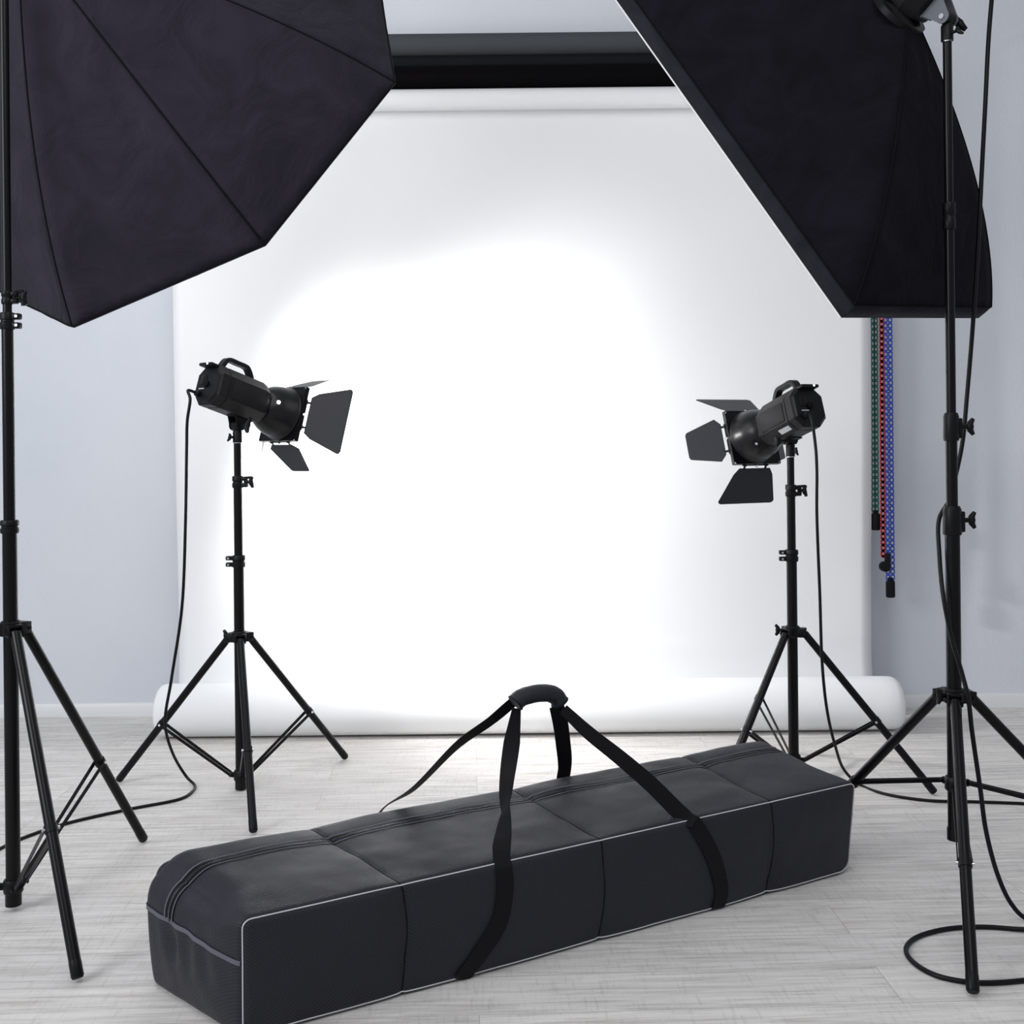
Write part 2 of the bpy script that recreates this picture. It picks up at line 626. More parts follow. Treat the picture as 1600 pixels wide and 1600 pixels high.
def light_stand(x, y, feet, hub_z, collar_z, bottom_z, sections, clamps, leg_r, joint_t, label, top_z, hub_r=0.036, knob_ang=3.3):
    root = empty('light_stand', (x, y, 0), label, 'light stand', 'black tripod light stands')
    # pole sections
    names = ['lower_pole', 'middle_pole', 'upper_pole', 'top_pole']
    for i, (z0, z1, r) in enumerate(sections):
        m = MB()
        m.tube([(0, 0, z0), (0, 0, z1)], r, 24)
        if i == 0:
            m.tube([(0, 0, z0 - 0.006), (0, 0, z0 + 0.02)], r * 1.12, 24)
        m.build(names[i], M_blackmetal, root)
    # spigot
    m = MB()
    r = sections[-1][2]
    m.tube([(0, 0, top_z - 0.006), (0, 0, top_z)], r * 1.12, 20)
    m.build('steel_ring', M_silver, root)
    # clamps
    for (z, kind, ang, r, h) in clamps:
        m = MB()
        d = Vector((cos(ang), sin(ang), 0))
        s = Vector((-d.y, d.x, 0))
        mw = Matrix(((d.x, s.x, 0, 0), (d.y, s.y, 0, 0), (0, 0, 1, z), (0, 0, 0, 1)))
        if kind == 'sleeve':
            m.tube([(0, 0, z - h / 2), (0, 0, z - h / 2 + 0.004), (0, 0, z + h / 2 - 0.008), (0, 0, z + h / 2)], [r * 1.28, r * 1.38, r * 1.34, r * 1.12], 28)
            m.box((r * 1.5, 0, -h * 0.05), (r * 0.9, 0.014, h * 0.72), mw, 0.003)
        else:
            m.tube([(0, 0, z - h / 2), (0, 0, z - h / 2 + 0.003), (0, 0, z - 0.004), (0, 0, z - 0.002), (0, 0, z + 0.002), (0, 0, z + 0.004), (0, 0, z + h / 2 - 0.003), (0, 0, z + h / 2)],
                   [r * 1.18, r * 1.3, r * 1.3, r * 1.15, r * 1.15, r * 1.3, r * 1.3, r * 1.18], 28)
            for dz in ((-h * 0.27, h * 0.27) if kind != 'plain' else ()):
                m.box((r * 1.7, 0, dz), (r * 1.5, 0.018, h * 0.36), mw, 0.003)
        c_ = m.build('clamp_collar', M_blackplastic, root)
        k = MB()
        if kind == 'plain':
            pass
        elif kind == 'flange':
            for dz in (-h * 0.27, h * 0.27):
                k.cyl(mw @ Vector((r * 1.9, -0.011, dz)), mw @ Vector((r * 1.9, 0.011, dz)), 0.0035, n=10)
            k.build('bolt', M_silver, c_)
        else:
            knob(k, mw @ Vector((r * 1.6, 0, 0)), d, 0.020 if kind == 'sleeve' else 0.017)
            if kind == 'lever':
                k.tube([mw @ Vector((r * 1.9, 0, 0.012)), mw @ Vector((r * 3.3, 0, 0.014)), mw @ Vector((r * 3.6, 0, -0.018))], 0.005, 10)
            k.build('clamp_knob', M_blackplastic, c_)
    # hub
    m = MB()
    rl = sections[0][2]
    m.tube([(0, 0, hub_z - 0.012), (0, 0, hub_z - 0.008), (0, 0, hub_z + 0.018), (0, 0, hub_z + 0.022)], [rl * 1.25, rl * 1.45, rl * 1.45, rl * 1.2], 28)
    for (fx, fy) in feet:
        d = Vector((fx - x, fy - y, 0)).normalized()
        s = Vector((-d.y, d.x, 0))
        mw = Matrix(((d.x, s.x, 0, 0), (d.y, s.y, 0, 0), (0, 0, 1, hub_z), (0, 0, 0, 1)))
        for q in (-1, 1):
            m.box((hub_r * 0.72, q * (leg_r + 0.003), 0.002), (hub_r * 0.85, 0.004, 0.026), mw, 0.001)
        m.box((hub_r * 0.6, 0, 0.013), (hub_r * 0.8, leg_r * 2 + 0.008, 0.006), mw, 0.001)
        m.tube([mw @ Vector((hub_r, -leg_r - 0.007, 0)), mw @ Vector((hub_r, leg_r + 0.007, 0))], 0.0042, 10)
    hub = m.build('hub', M_blackplastic, root)
    k = MB()
    knob(k, (rl * 1.4 * cos(knob_ang), rl * 1.4 * sin(knob_ang), hub_z + 0.008), (cos(knob_ang), sin(knob_ang), 0), 0.018)
    k.build('hub_knob', M_blackplastic, hub)
    # lower collar
    m = MB()
    m.tube([(0, 0, collar_z - 0.016), (0, 0, collar_z - 0.012), (0, 0, collar_z + 0.012), (0, 0, collar_z + 0.016)], [rl * 1.2, rl * 1.35, rl * 1.35, rl * 1.2], 28)
    for (fx, fy) in feet:
        d = Vector((fx - x, fy - y, 0)).normalized()
        s = Vector((-d.y, d.x, 0))
        mw = Matrix(((d.x, s.x, 0, 0), (d.y, s.y, 0, 0), (0, 0, 1, collar_z), (0, 0, 0, 1)))
        m.box((rl * 1.55, 0, 0), (rl * 1.0, 0.008, 0.016), mw, 0.002)
        m.tube([mw @ Vector((rl * 1.9, -0.013, 0)), mw @ Vector((rl * 1.9, 0.013, 0))], 0.004, 10)
    m.build('brace_collar', M_blackplastic, root)
    # legs and braces
    for (fx, fy) in feet:
        d = Vector((fx - x, fy - y, 0))
        R_ = d.length
        d.normalize()
        s = Vector((-d.y, d.x, 0))
        p0 = d * hub_r + Vector((0, 0, hub_z))
        p1 = d * R_ + Vector((0, 0, leg_r * 0.75))
        ax = (p1 - p0).normalized()
        m = MB()
        m.tube([p0, p1 - ax * 0.03], leg_r, 18)
        leg = m.build('leg', M_blackmetal, root)
        m = MB()
        m.tube([p1 - ax * 0.034, p1 - ax * 0.03, p1 - ax * 0.004, p1], [leg_r * 1.0, leg_r * 1.04, leg_r * 1.04, leg_r * 0.85], 18)
        m.build('foot_cap', M_blackplastic, leg)
        j = p0 + (p1 - p0) * joint_t
        q = d * rl * 1.9 + Vector((0, 0, collar_z))
        dirb = (j - q).normalized()
        upn = dirb.cross(s).normalized()
        m = MB()
        for e in (-1, 1):
            off = s * e * (leg_r + 0.002)
            off2 = s * e * 0.007
            a0 = q + off2
            a1 = j + off
            for aa, bb in ((a0, a1),):
                w = upn * 0.0048
                t_ = s * 0.0012
                m.add([aa - w - t_, aa + w - t_, aa + w + t_, aa - w + t_, bb - w - t_, bb + w - t_, bb + w + t_, bb - w + t_],
                      [(0, 1, 2, 3), (7, 6, 5, 4), (0, 4, 5, 1), (1, 5, 6, 2), (2, 6, 7, 3), (3, 7, 4, 0)])
        br_ = m.build('brace', M_blackmetal, root)
        m = MB()
        m.cyl(j - s * (leg_r + 0.006), j + s * (leg_r + 0.006), 0.0038, n=10)
        m.build('rivet', M_silver, br_)
        m = MB()
        jb = j - ax * 0.0
        m.tube([jb - ax * 0.008, jb + ax * 0.008], leg_r * 1.16, 18)
        m.build('leg_sleeve', M_blackplastic, leg)
    return root


def feet_at(x, y, r, a0):
    return [(x + r * cos(a0 + k * 2 * pi / 3), y + r * sin(a0 + k * 2 * pi / 3)) for k in range(3)]


# far left (carries the firing flash head)
FL = (-0.835, 3.366)
light_stand(*FL, feet_at(*FL, 0.41, -1.251), 0.461, 0.045, 0.006,
            [(0.010, 0.695, 0.0155), (0.69, 0.936, 0.0128), (0.93, 1.06, 0.0108)],
            [(0.695, 'flange', pi, 0.0155, 0.036), (0.936, 'lever', -0.1, 0.0128, 0.036)],
            0.0112, 0.60, 'black tripod light stand far left under the flash head with the bright spot', 1.060, knob_ang=3.0)
# far right
FR = (0.846, 3.365)
light_stand(*FR, feet_at(*FR, 0.40, -0.302), 0.460, 0.075, 0.012,
            [(0.016, 0.695, 0.0155), (0.69, 0.892, 0.0128), (0.88, 1.00, 0.0108)],
            [(0.695, 'flange', pi, 0.0155, 0.036), (0.892, 'lever', 0.0, 0.0128, 0.036)],
            0.0112, 0.56, 'black tripod light stand partly behind the bag, carrying the right flash head', 1.000, knob_ang=3.0)
# near left
NL = (-1.141, 2.51)
light_stand(*NL, feet_at(*NL, 0.444, -0.886), 0.634, 0.055, 0.012,
            [(0.018, 0.869, 0.0158), (0.86, 1.345, 0.0128), (1.33, 2.08, 0.0098)],
            [(0.869, 'plain', 2.6, 0.0155, 0.030), (1.335, 'flange', 0.0, 0.0125, 0.038), (1.388, 'lever', 0.1, 0.0098, 0.030)],
            0.0118, 0.60, 'tall black tripod light stand at the left edge under the octagonal softbox', 2.085, 0.040, 3.4)
# near right
NR = (1.000, 2.520)
light_stand(*NR, [(0.853, 2.075), (1.468, 2.570), (0.765, 2.927)], 0.457, 0.262, 0.134,
            [(0.140, 0.860, 0.0165), (0.85, 1.085, 0.0128), (1.07, 1.56, 0.0108), (1.55, 1.95, 0.0098)],
            [(0.860, 'sleeve', 0.15, 0.0150, 0.066), (1.073, 'sleeve', 0.05, 0.0125, 0.064), (1.552, 'plain', 2.6, 0.0110, 0.062)],
            0.0118, 0.60, 'tall black tripod light stand at right under the rectangular softbox, pole end off the floor', 1.955, 0.040, 3.6)

# ------------------------------------------------------------------ flash heads


def frame_from(d, up=Vector((0, 0, 1))):
    d = Vector(d).normalized()
    x = d.cross(up).normalized()
    z = x.cross(d).normalized()
    return x, d, z


def tilt_bracket(root, T, Ti, pivot, base_p, knob_side, gap=0.050, plate_mat=None):
    """U-shaped tilting yoke between stand top (base_p) and the head; all world coordinates"""
    pass


def flash_head(loc, d, base_p, label, hole_ang=None, doors=(37, 37, 37, 37), lit=False, reflector=True, knob_s=1, plate_mat=None, body_len=0.19, y_back=-0.105, wide_sides=True):
    x, y, z = frame_from(d)
    T = Matrix(((x.x, y.x, z.x, loc[0]), (x.y, y.y, z.y, loc[1]), (x.z, y.z, z.z, loc[2]), (0, 0, 0, 1)))
    root = empty('studio_flash', loc, label, 'flash head', 'studio flash heads on stands', mat=T)
    yb, yf = y_back, y_back + body_len
    # housing: chamfered octagonal tube with belt lines
    hw, hh, ch = 0.058, 0.062, 0.028

    def octo(s, yy, dz=0.0):
        return [Vector((px * s, yy, pz * s + dz)) for px, pz in
                ((-hw + ch, -hh), (hw - ch, -hh), (hw, -hh + ch), (hw, hh - ch), (hw - ch, hh), (-hw + ch, hh), (-hw, hh - ch), (-hw, -hh + ch))]
    m = MB()
    rings = [octo(0.93, yb), octo(1.0, yb + 0.004), octo(1.0, yb + 0.030), octo(0.97, yb + 0.031), octo(0.97, yb + 0.034), octo(1.0, yb + 0.035),
             octo(1.0, yf - 0.02), octo(0.93, yf - 0.004), octo(0.90, yf)]
    k = 0
    for r in rings:
        m.v += r
    for i in range(len(rings) - 1):
        for j in range(8):
            j2 = (j + 1) % 8
            m.f.append((i * 8 + j, i * 8 + j2, (i + 1) * 8 + j2, (i + 1) * 8 + j))
    m.f.append(tuple(range(8)))
    m.f.append(tuple((len(rings) - 1) * 8 + j for j in range(8)))
    body = m.build('housing', M_matte, root, 25)
    # side cover plates
    for s in (-1, 1):
        m = MB()
        m.box((s * (hw + 0.0005), (yb + yf) / 2 + 0.01, 0), (0.003, body_len * 0.62, 0.058), bev=0.001)
        m.build('side_cover', M_matte, body)
    # rating label on the lower left chamfer
    m = MB()
    a = radians(45)
    mw = Matrix.Translation((-hw + ch / 2 - 0.001, yb + 0.07, -hh + ch / 2 - 0.001)) @ Matrix.Rotation(radians(-45), 4, 'Y')
    m.box((0, 0, 0), (0.002, 0.05, 0.016), mw)
    m.build('rating_label', M_label, body)
    # control panel with dials
    m = MB()
    m.v += octo(0.93, yb) + octo(0.86, yb - 0.006)
    for j in range(8):
        m.f.append((j, (j + 1) % 8, 8 + (j + 1) % 8, 8 + j))
    m.f.append(tuple(range(8, 16)))
    pan = m.build('control_panel', M_blackplastic, root, 25)
    yp = yb - 0.006
    for (cx, cz, r, mat, nm) in ((0.020, 0.020, 0.010, M_blackplastic, 'dial'), (0.022, -0.004, 0.010, M_blackplastic, 'dial'),
                                 (0.000, -0.030, 0.0045, M_silver, 'sync_socket'), (0.012, -0.032, 0.003, M_label, 'fuse_cap'),
                                 (0.002, 0.018, 0.0022, M_label, 'button'), (0.002, 0.009, 0.0022, M_label, 'button'), (0.002, 0.000, 0.0022, M_label, 'button'), (0.002, -0.009, 0.0022, M_label, 'button')):
        m = MB()
        m.lathe([(yp + 0.001, r), (yp - r * 0.55, r), (yp - r * 0.7, r * 0.8)], n=20)
        m.build(nm, mat, pan)
    m = MB()
    m.box((-0.020, yp - 0.001, -0.014), (0.024, 0.003, 0.003))
    m.build('scale_mark', M_label, pan)
    m = MB()
    m.box((-0.020, yp - 0.001, 0.014), (0.026, 0.002, 0.030), bev=0.001)
    m.build('display_window', M_blackmetal, pan)
    m = MB()
    m.lathe([(yp + 0.002, 0.010), (yp - 0.012, 0.010), (yp - 0.016, 0.006)], Matrix.Translation((-0.026, 0, -0.030)), 16)
    m.build('power_socket', M_blackplastic, pan)
    # overhanging hood with sensor
    m = MB()
    m.box((0, yb - 0.012, hh - 0.006), (0.062, 0.034, 0.010), Matrix.Rotation(radians(0), 4, 'X'), 0.003)
    hood = m.build('panel_hood', M_blackplastic, root)
    m = MB()
    m.lathe([(yb - 0.031, 0.003), (yb - 0.028, 0.003)], Matrix.Translation((0.012, 0, hh - 0.006)), 10)
    m.build('sensor_light', M_led, hood)
    # carrying handle
    m = MB()
    hp = smooth_path([(0, yb + 0.025, hh - 0.006), (0, yb + 0.031, hh + 0.014), (0, yb + 0.040, hh + 0.029), (0, yb + 0.050, hh + 0.033), (0, yb + 0.080, hh + 0.033), (0, yb + 0.108, hh + 0.033), (0, yb + 0.118, hh + 0.030),
                      (0, yb + 0.134, hh + 0.012), (0, yb + 0.143, hh - 0.006)], 4)
    k = len(m.v)
    for i, p in enumerate(hp):
        t = (hp[min(i + 1, len(hp) - 1)] - hp[max(i - 1, 0)]).normalized()
        nrm = Vector((1, 0, 0)).cross(t).normalized()
        for (sx, sn) in ((-0.011, -0.004), (0.011, -0.004), (0.013, 0.0), (0.011, 0.004), (-0.011, 0.004), (-0.013, 0.0)):
            m.v.append(p + Vector((sx, 0, 0)) + nrm * sn * 1.6)
    for i in range(len(hp) - 1):
        for j in range(6):
            j2 = (j + 1) % 6
            m.f.append((k + i * 6 + j, k + i * 6 + j2, k + (i + 1) * 6 + j2, k + (i + 1) * 6 + j))
    m.f += [tuple(k + j for j in range(6)), tuple(k + (len(hp) - 1) * 6 + j for j in range(6))]
    m.build('handle', M_blackplastic, root, 50)
    # tilting bracket, built in world space then carried into the head's frame
    Ti = T.inverted()
    B = Vector(base_p)                       # top of the stand pole
    hd = Vector((y.x, y.y, 0)).normalized()
    side = Vector((hd.y, -hd.x, 0)) * knob_s
    piv = B + Vector((0, 0, 0.048))
    m = MB()
    m.tube([Ti @ (B + Vector((0, 0, -0.004))), Ti @ (B + Vector((0, 0, 0.030))), Ti @ (B + Vector((0, 0, 0.036)))], [0.0135, 0.0135, 0.010], 20)
    m.tube([Ti @ (piv - side * 0.014), Ti @ (piv + side * 0.014)], 0.015, 22)
    sock = m.build('stand_socket', M_blackplastic, root)
    m = MB()
    knob(m, Ti @ (B + Vector((0, 0, 0.012)) - hd * 0.012), (Ti.to_3x3() @ (-hd)), 0.013)
    m.build('socket_screw', M_blackplastic, sock)
    m = MB()
    # two triangular cheeks from the pivot up to the underside of the housing
    for s in (-1, 1):
        c0 = Ti @ piv
        zz = -hh + 0.002
        xs = s * 0.0165
        lx = (Ti.to_3x3() @ side)
        o_ = lx * (0.017 * s)
        ctr = c0 + o_
        poly = []
        for a_ in range(0, 9):
            an = pi + pi * a_ / 8
            poly.append(Vector((ctr.x, ctr.y + 0.016 * cos(an), ctr.z + 0.016 * sin(an))))
        poly.append(Vector((ctr.x, ctr.y + 0.034, zz)))
        poly.append(Vector((ctr.x, ctr.y - 0.012, zz)))
        poly.append(Vector((ctr.x, ctr.y - 0.030, zz)))
        m.prism(poly, (0.003 * s, 0, 0))
    m.box((Ti @ piv).to_tuple()[0:1] + ((Ti @ piv).y + 0.002, -hh - 0.001), (0.042, 0.068, 0.004), None, 0.001)
    yoke = m.build('tilt_bracket', plate_mat or M_blackplastic, root)
    m = MB()
    m.cyl(Ti @ (piv + side * 0.020), Ti @ (piv - side * 0.024), 0.006, n=14)
    m.build('pivot_bolt', M_silver, yoke)
    m = MB()
    knob(m, Ti @ (piv + side * 0.020), (Ti.to_3x3() @ side), 0.024)
    m.build('tilt_knob', M_blackplastic, yoke)
    if not reflector:
        return root, T
    # reflector bowl, hollow, with open mouth
    y0 = yf
    prof_o = [(0.000, 0.046), (0.006, 0.048), (0.008, 0.052), (0.022, 0.062), (0.042, 0.073), (0.066, 0.0805), (0.092, 0.084), (0.096, 0.0875), (0.106, 0.0875)]
    prof = [(y0 + a, r) for a, r in prof_o] + [(y0 + a, r - 0.002) for a, r in prof_o[::-1]]
    m = MB()
    m.lathe(prof, n=56, cap=False)
    refl = m.build('reflector', M_cone, root, 35)
    m = MB()
    m.tube([(0, y0 - 0.006, 0), (0, y0 + 0.004, 0)], 0.0485, 40)
    m.build('mount_ring', M_blackmetal, root)
    if hole_ang is not None:
        ya, ra = y0 + 0.026, 0.0645
        c = Vector((ra * cos(hole_ang), ya, ra * sin(hole_ang)))
        nrm = Vector((cos(hole_ang) * 0.93, -0.36, sin(hole_ang) * 0.93)).normalized()
        m = MB()
        m.cyl(c - nrm * 0.002, c + nrm * 0.0012, 0.0052 if lit else 0.0042, n=20)
        m.build('umbrella_hole', M_leak if lit else M_label, refl)
    # flash tube
    m = MB()
    m.lathe([(y0 + 0.004, 0.012), (y0 + 0.030, 0.012), (y0 + 0.036, 0.006)], n=18)
    m.build('flash_tube', M_bulb if lit else M_label, root)
    # barn-door frame: square plate with round opening
    yp = y0 + 0.100
    a = 0.087
    ri = 0.080
    m = MB()
    n = 48
    pts_o, pts_i = [], []
    for j in range(n):
        an = 2 * pi * j / n + pi / n
        cx, sx = cos(an), sin(an)
        q = a / max(abs(cx), abs(sx))
        pts_o.append((cx * q, sx * q))
        pts_i.append((cx * ri, sx * ri))
    for yy in (yp, yp + 0.003):
        for p in pts_o:
            m.v.append(Vector((p[0], yy, p[1])))
        for p in pts_i:
            m.v.append(Vector((p[0], yy, p[1])))
    for j in range(n):
        j2 = (j + 1) % n
        m.f.append((j, j2, n + j2, n + j))
        m.f.append((2 * n + j, 3 * n + j, 3 * n + j2, 2 * n + j2))
        m.f.append((j, 2 * n + j, 2 * n + j2, j2))
        m.f.append((n + j, n + j2, 3 * n + j2, 3 * n + j))
    # folded rim
    for s in (-1, 1):
        m.box((s * a, yp + 0.006, 0), (0.002, 0.014, 2 * a))
        m.box((0, yp + 0.006, s * a), (2 * a, 0.014, 0.002))
    bf = m.build('barn_door_frame', M_blackmetal, root, 30)
    # four leaves
    Lf = 0.125
    for kdir, beta in zip(range(4), doors):
        # kdir: 0 right, 1 top, 2 left, 3 bottom
        ang = kdir * pi / 2
        outw = Vector((cos(ang), 0, sin(ang)))
        tang = Vector((-sin(ang), 0, cos(ang)))
        b_ = radians(beta)
        ld = Vector((0, cos(b_), 0)) + outw * sin(b_)
        ld.normalize()
        hinge = outw * (a + 0.002) + Vector((0, yp + 0.014, 0))
        st = hinge + ld * 0.010
        big = (kdir in (0, 2)) == wide_sides
        w0, w1, w2 = (0.058, 0.074, 0.106) if big else (0.050, 0.070, 0.046)
        l1 = 0.022 if big else 0.018
        ln = Lf if big else Lf * 0.93
        outline = [(-w0, 0), (w0, 0), (w1, l1), (w2, ln - 0.010), (w2 - 0.002, ln - 0.004), (w2 - 0.010, ln), (-w2 + 0.010, ln), (-w2 + 0.002, ln - 0.004), (-w2, ln - 0.010), (-w1, l1)]
        nn = ld.cross(tang).normalized()
        m = MB()
        m.prism([st + tang * q + ld * l - nn * 0.0006 for q, l in outline], nn * 0.0012)
        leaf = m.build('barn_door_leaf', M_leaf, root, False)
        m = MB()
        m.cyl(hinge - tang * 0.050, hinge + tang * 0.050, 0.0014, n=8)
        for q in (-0.040, 0.040):
            m.cyl(hinge + tang * (q - 0.004), hinge + tang * (q + 0.004), 0.0036, n=10)
            m.box((0, 0, 0), (0.007, 0.016, 0.002), Matrix.Translation(hinge + tang * q + ld * 0.006) @ Matrix((tang.to_tuple() + (0,), ld.to_tuple() + (0,), nn.to_tuple() + (0,), (0, 0, 0, 1))).transposed())
        m.build('hinge', M_blackplastic, leaf)
        m = MB()
        m.cyl(hinge + nn * 0.002, hinge + nn * 0.006, 0.004, n=12)
        m.build('hinge_screw', M_silver, leaf)
    return root, T


DL = Vector((0.602, 0.744, -0.290)).normalized()
hl, TL = flash_head((-0.836, 3.366, 1.198), DL, (FL[0], FL[1], 1.060),
                    'left studio flash head, its four barn door leaves open, bright spot on the reflector', radians(12), (52, 31, 50, 31), True)
DR = Vector((-0.380, 0.875, -0.303)).normalized()
hr, TR = flash_head((0.834, 3.352, 1.112), DR, (FR[0], FR[1], 1.000),
                    'right studio flash head aimed left, its panel and power cable facing the camera', radians(224), (50, 37, 50, 48), False, knob_s=-1, wide_sides=False)
DN = Vector((-0.489, 0.652, -0.579)).normalized()
hn, TN = flash_head((0.972, 2.540, 2.112), DN, (NR[0], NR[1], 1.955),
                    'flash head behind the rectangular softbox, cut off by the top edge, grey bracket showing', None, lit=False, reflector=False, knob_s=1, plate_mat=M_greyplate)

# the left flash fires at the backdrop
sp = bpy.data.lights.new('flash_light', 'SPOT')
sp.energy = 115
sp.spot_size = radians(150)
sp.spot_blend = 0.9
sp.shadow_soft_size = 0.05
sp.color = (1.0, 0.985, 0.97)
so = bpy.data.objects.new('flash_light', sp)
COL.objects.link(so)
so.parent = hl
so.location = (0, 0.185, 0)
so.rotation_euler = (radians(90), 0, 0)    # spot looks along local +Y

# ------------------------------------------------------------------ octagonal softbox


def softbox(name, label, apex, n, a, b, verts, bow, D, cloth, diff_mat, lip, lip_mat, white_edge=None, sag=0.012, wr=0.006, ring_r=0.07):
    apex = Vector(apex)
    n = Vector(n).normalized()
    verts = [Vector(v_) for v_ in verts]
    C = sum(verts, Vector()) / len(verts)
    root = empty(name, apex, label, 'softbox')
    bpy.context.view_layer.update()
    K = len(verts)
    rim = [v_ - n * lip for v_ in verts]       # where the shell meets the lip

    def rib(k, t):
        v_ = rim[k % K]
        o_ = (v_ - (C - n * lip)).normalized()
        st = apex + o_ * ring_r
        return st + (v_ - st) * t + (o_ * 0.85 - n * 0.15) * bow * 4 * t * (1 - t)
    NT, NS = 28, 18
    m = MB()
    for k in range(K):
        base_i = len(m.v)
        fn = ((rib(k, 1) - rib(k, 0)).cross(rib(k + 1, 1) - rib(k, 0))).normalized()
        if fn.dot(n) > 0:
            fn = -fn
        for i in range(NT + 1):
            t = i / NT
            p0, p1 = rib(k, t), rib(k + 1, t)
            for j in range(NS + 1):
                s = j / NS
                p = p0.lerp(p1, s)
                amp = 4 * s * (1 - s)
                p = p - fn * sag * amp * 4 * t * (1 - t)
                w = noise.noise(p * 6.0 + Vector((k * 3.1, 0, 0))) * wr + noise.ridged_multi_fractal(p * 3.2, 1.0, 2.0, 3, 1.0, 2.0) * wr * 0.5
                p = p + fn * w * min(1, amp * 1.5) * min(1, (1 - t) * 6) * min(1, t * 8)
                m.v.append(p)
        m.f += [tuple(q + base_i for q in f) for f in grid_faces(NT + 1, NS + 1)]
    o = m.build('outer_cloth', cloth, None, 60)
    md = o.modifiers.new('t', 'SOLIDIFY')
    md.thickness = 0.001
    md.offset = -1
    sh = child(o, root)
    # seams with piping over each rod
    for k in range(K):
        m = MB()
        m.tube([rib(k, i / 24) - n * 0.0012 for i in range(25)], 0.0019, 8)
        child(m.build('seam', M_seam), root)
    # lip band
    m = MB()
    NS2 = 26
    ring0, ring1, ring2 = [], [], []
    for k in range(K):
        for j in range(NS2):
            s = j / NS2
            pr_ = rim[k].lerp(rim[(k + 1) % K], s)
            pf = verts[k].lerp(verts[(k + 1) % K], s)
            o_ = (pr_ - (C - n * lip))
            o_ -= n * o_.dot(n)
            e = (verts[(k + 1) % K] - verts[k]).normalized()
            outn = e.cross(n).normalized()
            if outn.dot(o_) < 0:
                outn = -outn
            w = noise.noise(pr_ * 22) * 0.0018 * min(1, 8 * s * (1 - s))
            ring0.append(pr_ + outn * 0.0015)
            ring1.append(pr_.lerp(pf, 0.5) + outn * (0.004 + w) * (1 if 0 < j else 0.5))
            ring2.append(pf)
    tot = len(ring0)
    m.v += ring0 + ring1 + ring2
    for r_ in range(2):
        for j in range(tot):
            j2 = (j + 1) % tot
            m.f.append((r_ * tot + j, r_ * tot + j2, (r_ + 1) * tot + j2, (r_ + 1) * tot + j))
    o = m.build('rim_band', lip_mat, None, 60)
    md = o.modifiers.new('t', 'SOLIDIFY')
    md.thickness = 0.0015
    child(o, root)
    m = MB()
    m.tube([p for p in ring0] + [ring0[0]], 0.0014, 6)
    child(m.build('rim_seam', M_seam), root)
    # diffuser front, slightly recessed
    m = MB()
    rec = min(lip * 0.4, 0.02)
    f0 = [v_ - n * rec for v_ in verts]
    cc = C - n * rec
    m.v += [cc + (p - cc) * 0.995 for p in f0] + [cc + (p - cc) * 0.995 - n * 0.002 for p in f0]
    m.f += [tuple(range(K)), tuple(range(K, 2 * K))]
    for j in range(K):
        j2 = (j + 1) % K
        m.f.append((j, j2, K + j2, K + j))
    child(m.build('diffuser', diff_mat, None, False), root)
    # speed ring
    m = MB()
    x_, y_, z_ = frame_from(n)
    A = Matrix(((x_.x, y_.x, z_.x, apex.x), (x_.y, y_.y, z_.y, apex.y), (x_.z, y_.z, z_.z, apex.z), (0, 0, 0, 1)))
    m.lathe([(-0.006, ring_r - 0.012), (-0.006, ring_r + 0.002), (0.008, ring_r + 0.002), (0.008, ring_r - 0.012), (-0.006, ring_r - 0.012)], A, 48, False)
    child(m.build('speed_ring', M_blackplastic), root)
    if white_edge:
        for (k0, k1) in white_edge:
            m = MB()
            v0, v1 = verts[k0], verts[k1]
            e = (v1 - v0).normalized()
            outn = e.cross(n).normalized()
            if outn.dot(v0 - C) < 0:
                outn = -outn
            m.tube([v0 + n * 0.001 + outn * 0.0012, v1 + n * 0.001 + outn * 0.0012], 0.0020, 8)
            child(m.build('white_binding', M_whitetape), root)
    return root


n8 = Vector((0.356, 0.779, -0.516)).normalized()
c8 = Vector((-0.919, 3.043, 1.941))
a8 = n8.cross(Vector((0, 0, 1))).normalized()
b8 = a8.cross(n8)
v8 = [c8 + 0.702 * (a8 * cos(k * pi / 4) + b8 * sin(k * pi / 4)) for k in range(8)]
softbox('octagonal_softbox', 'large black octagonal softbox filling the upper left, seen from behind', c8 - n8 * 0.56, n8, a8, b8, v8, 0.055, 0.56,
        M_octa, M_diff_octa, 0.007, M_octa, None, 0.010, 0.010)

# ------------------------------------------------------------------ rectangular softbox
nr = DN
ap_r = Vector((0.922, 2.606, 2.050))
cr = ap_r + nr * 0.412
ar = Vector((0.771, 0.633, 0.061)).normalized()
br_v = Vector((-0.407, 0.417, 0.813)).normalized()
vr = [cr - ar * 0.300 + br_v * 0.60, cr - ar * 0.300 - br_v * 0.588, cr + ar * 0.300 - br_v * 0.588, cr + ar * 0.300 + br_v * 0.60]
softbox('rectangular_softbox', 'black rectangular softbox with a wide rim band at upper right', ap_r, nr, ar, br_v, vr, 0.062, 0.41,
        M_rect, M_diff_rect, 0.042, M_lip, [(0, 1)], 0.004, 0.006)

# ------------------------------------------------------------------ cables


def cable(pts, r, label, sub=8):
    m = MB()
    pts = [(p[0], p[1], max(p[2], r)) for p in pts]
    m.tube(smooth_path(pts, sub), r, 10)
    tag(m.build('power_cable', M_rubber), label, 'cable')


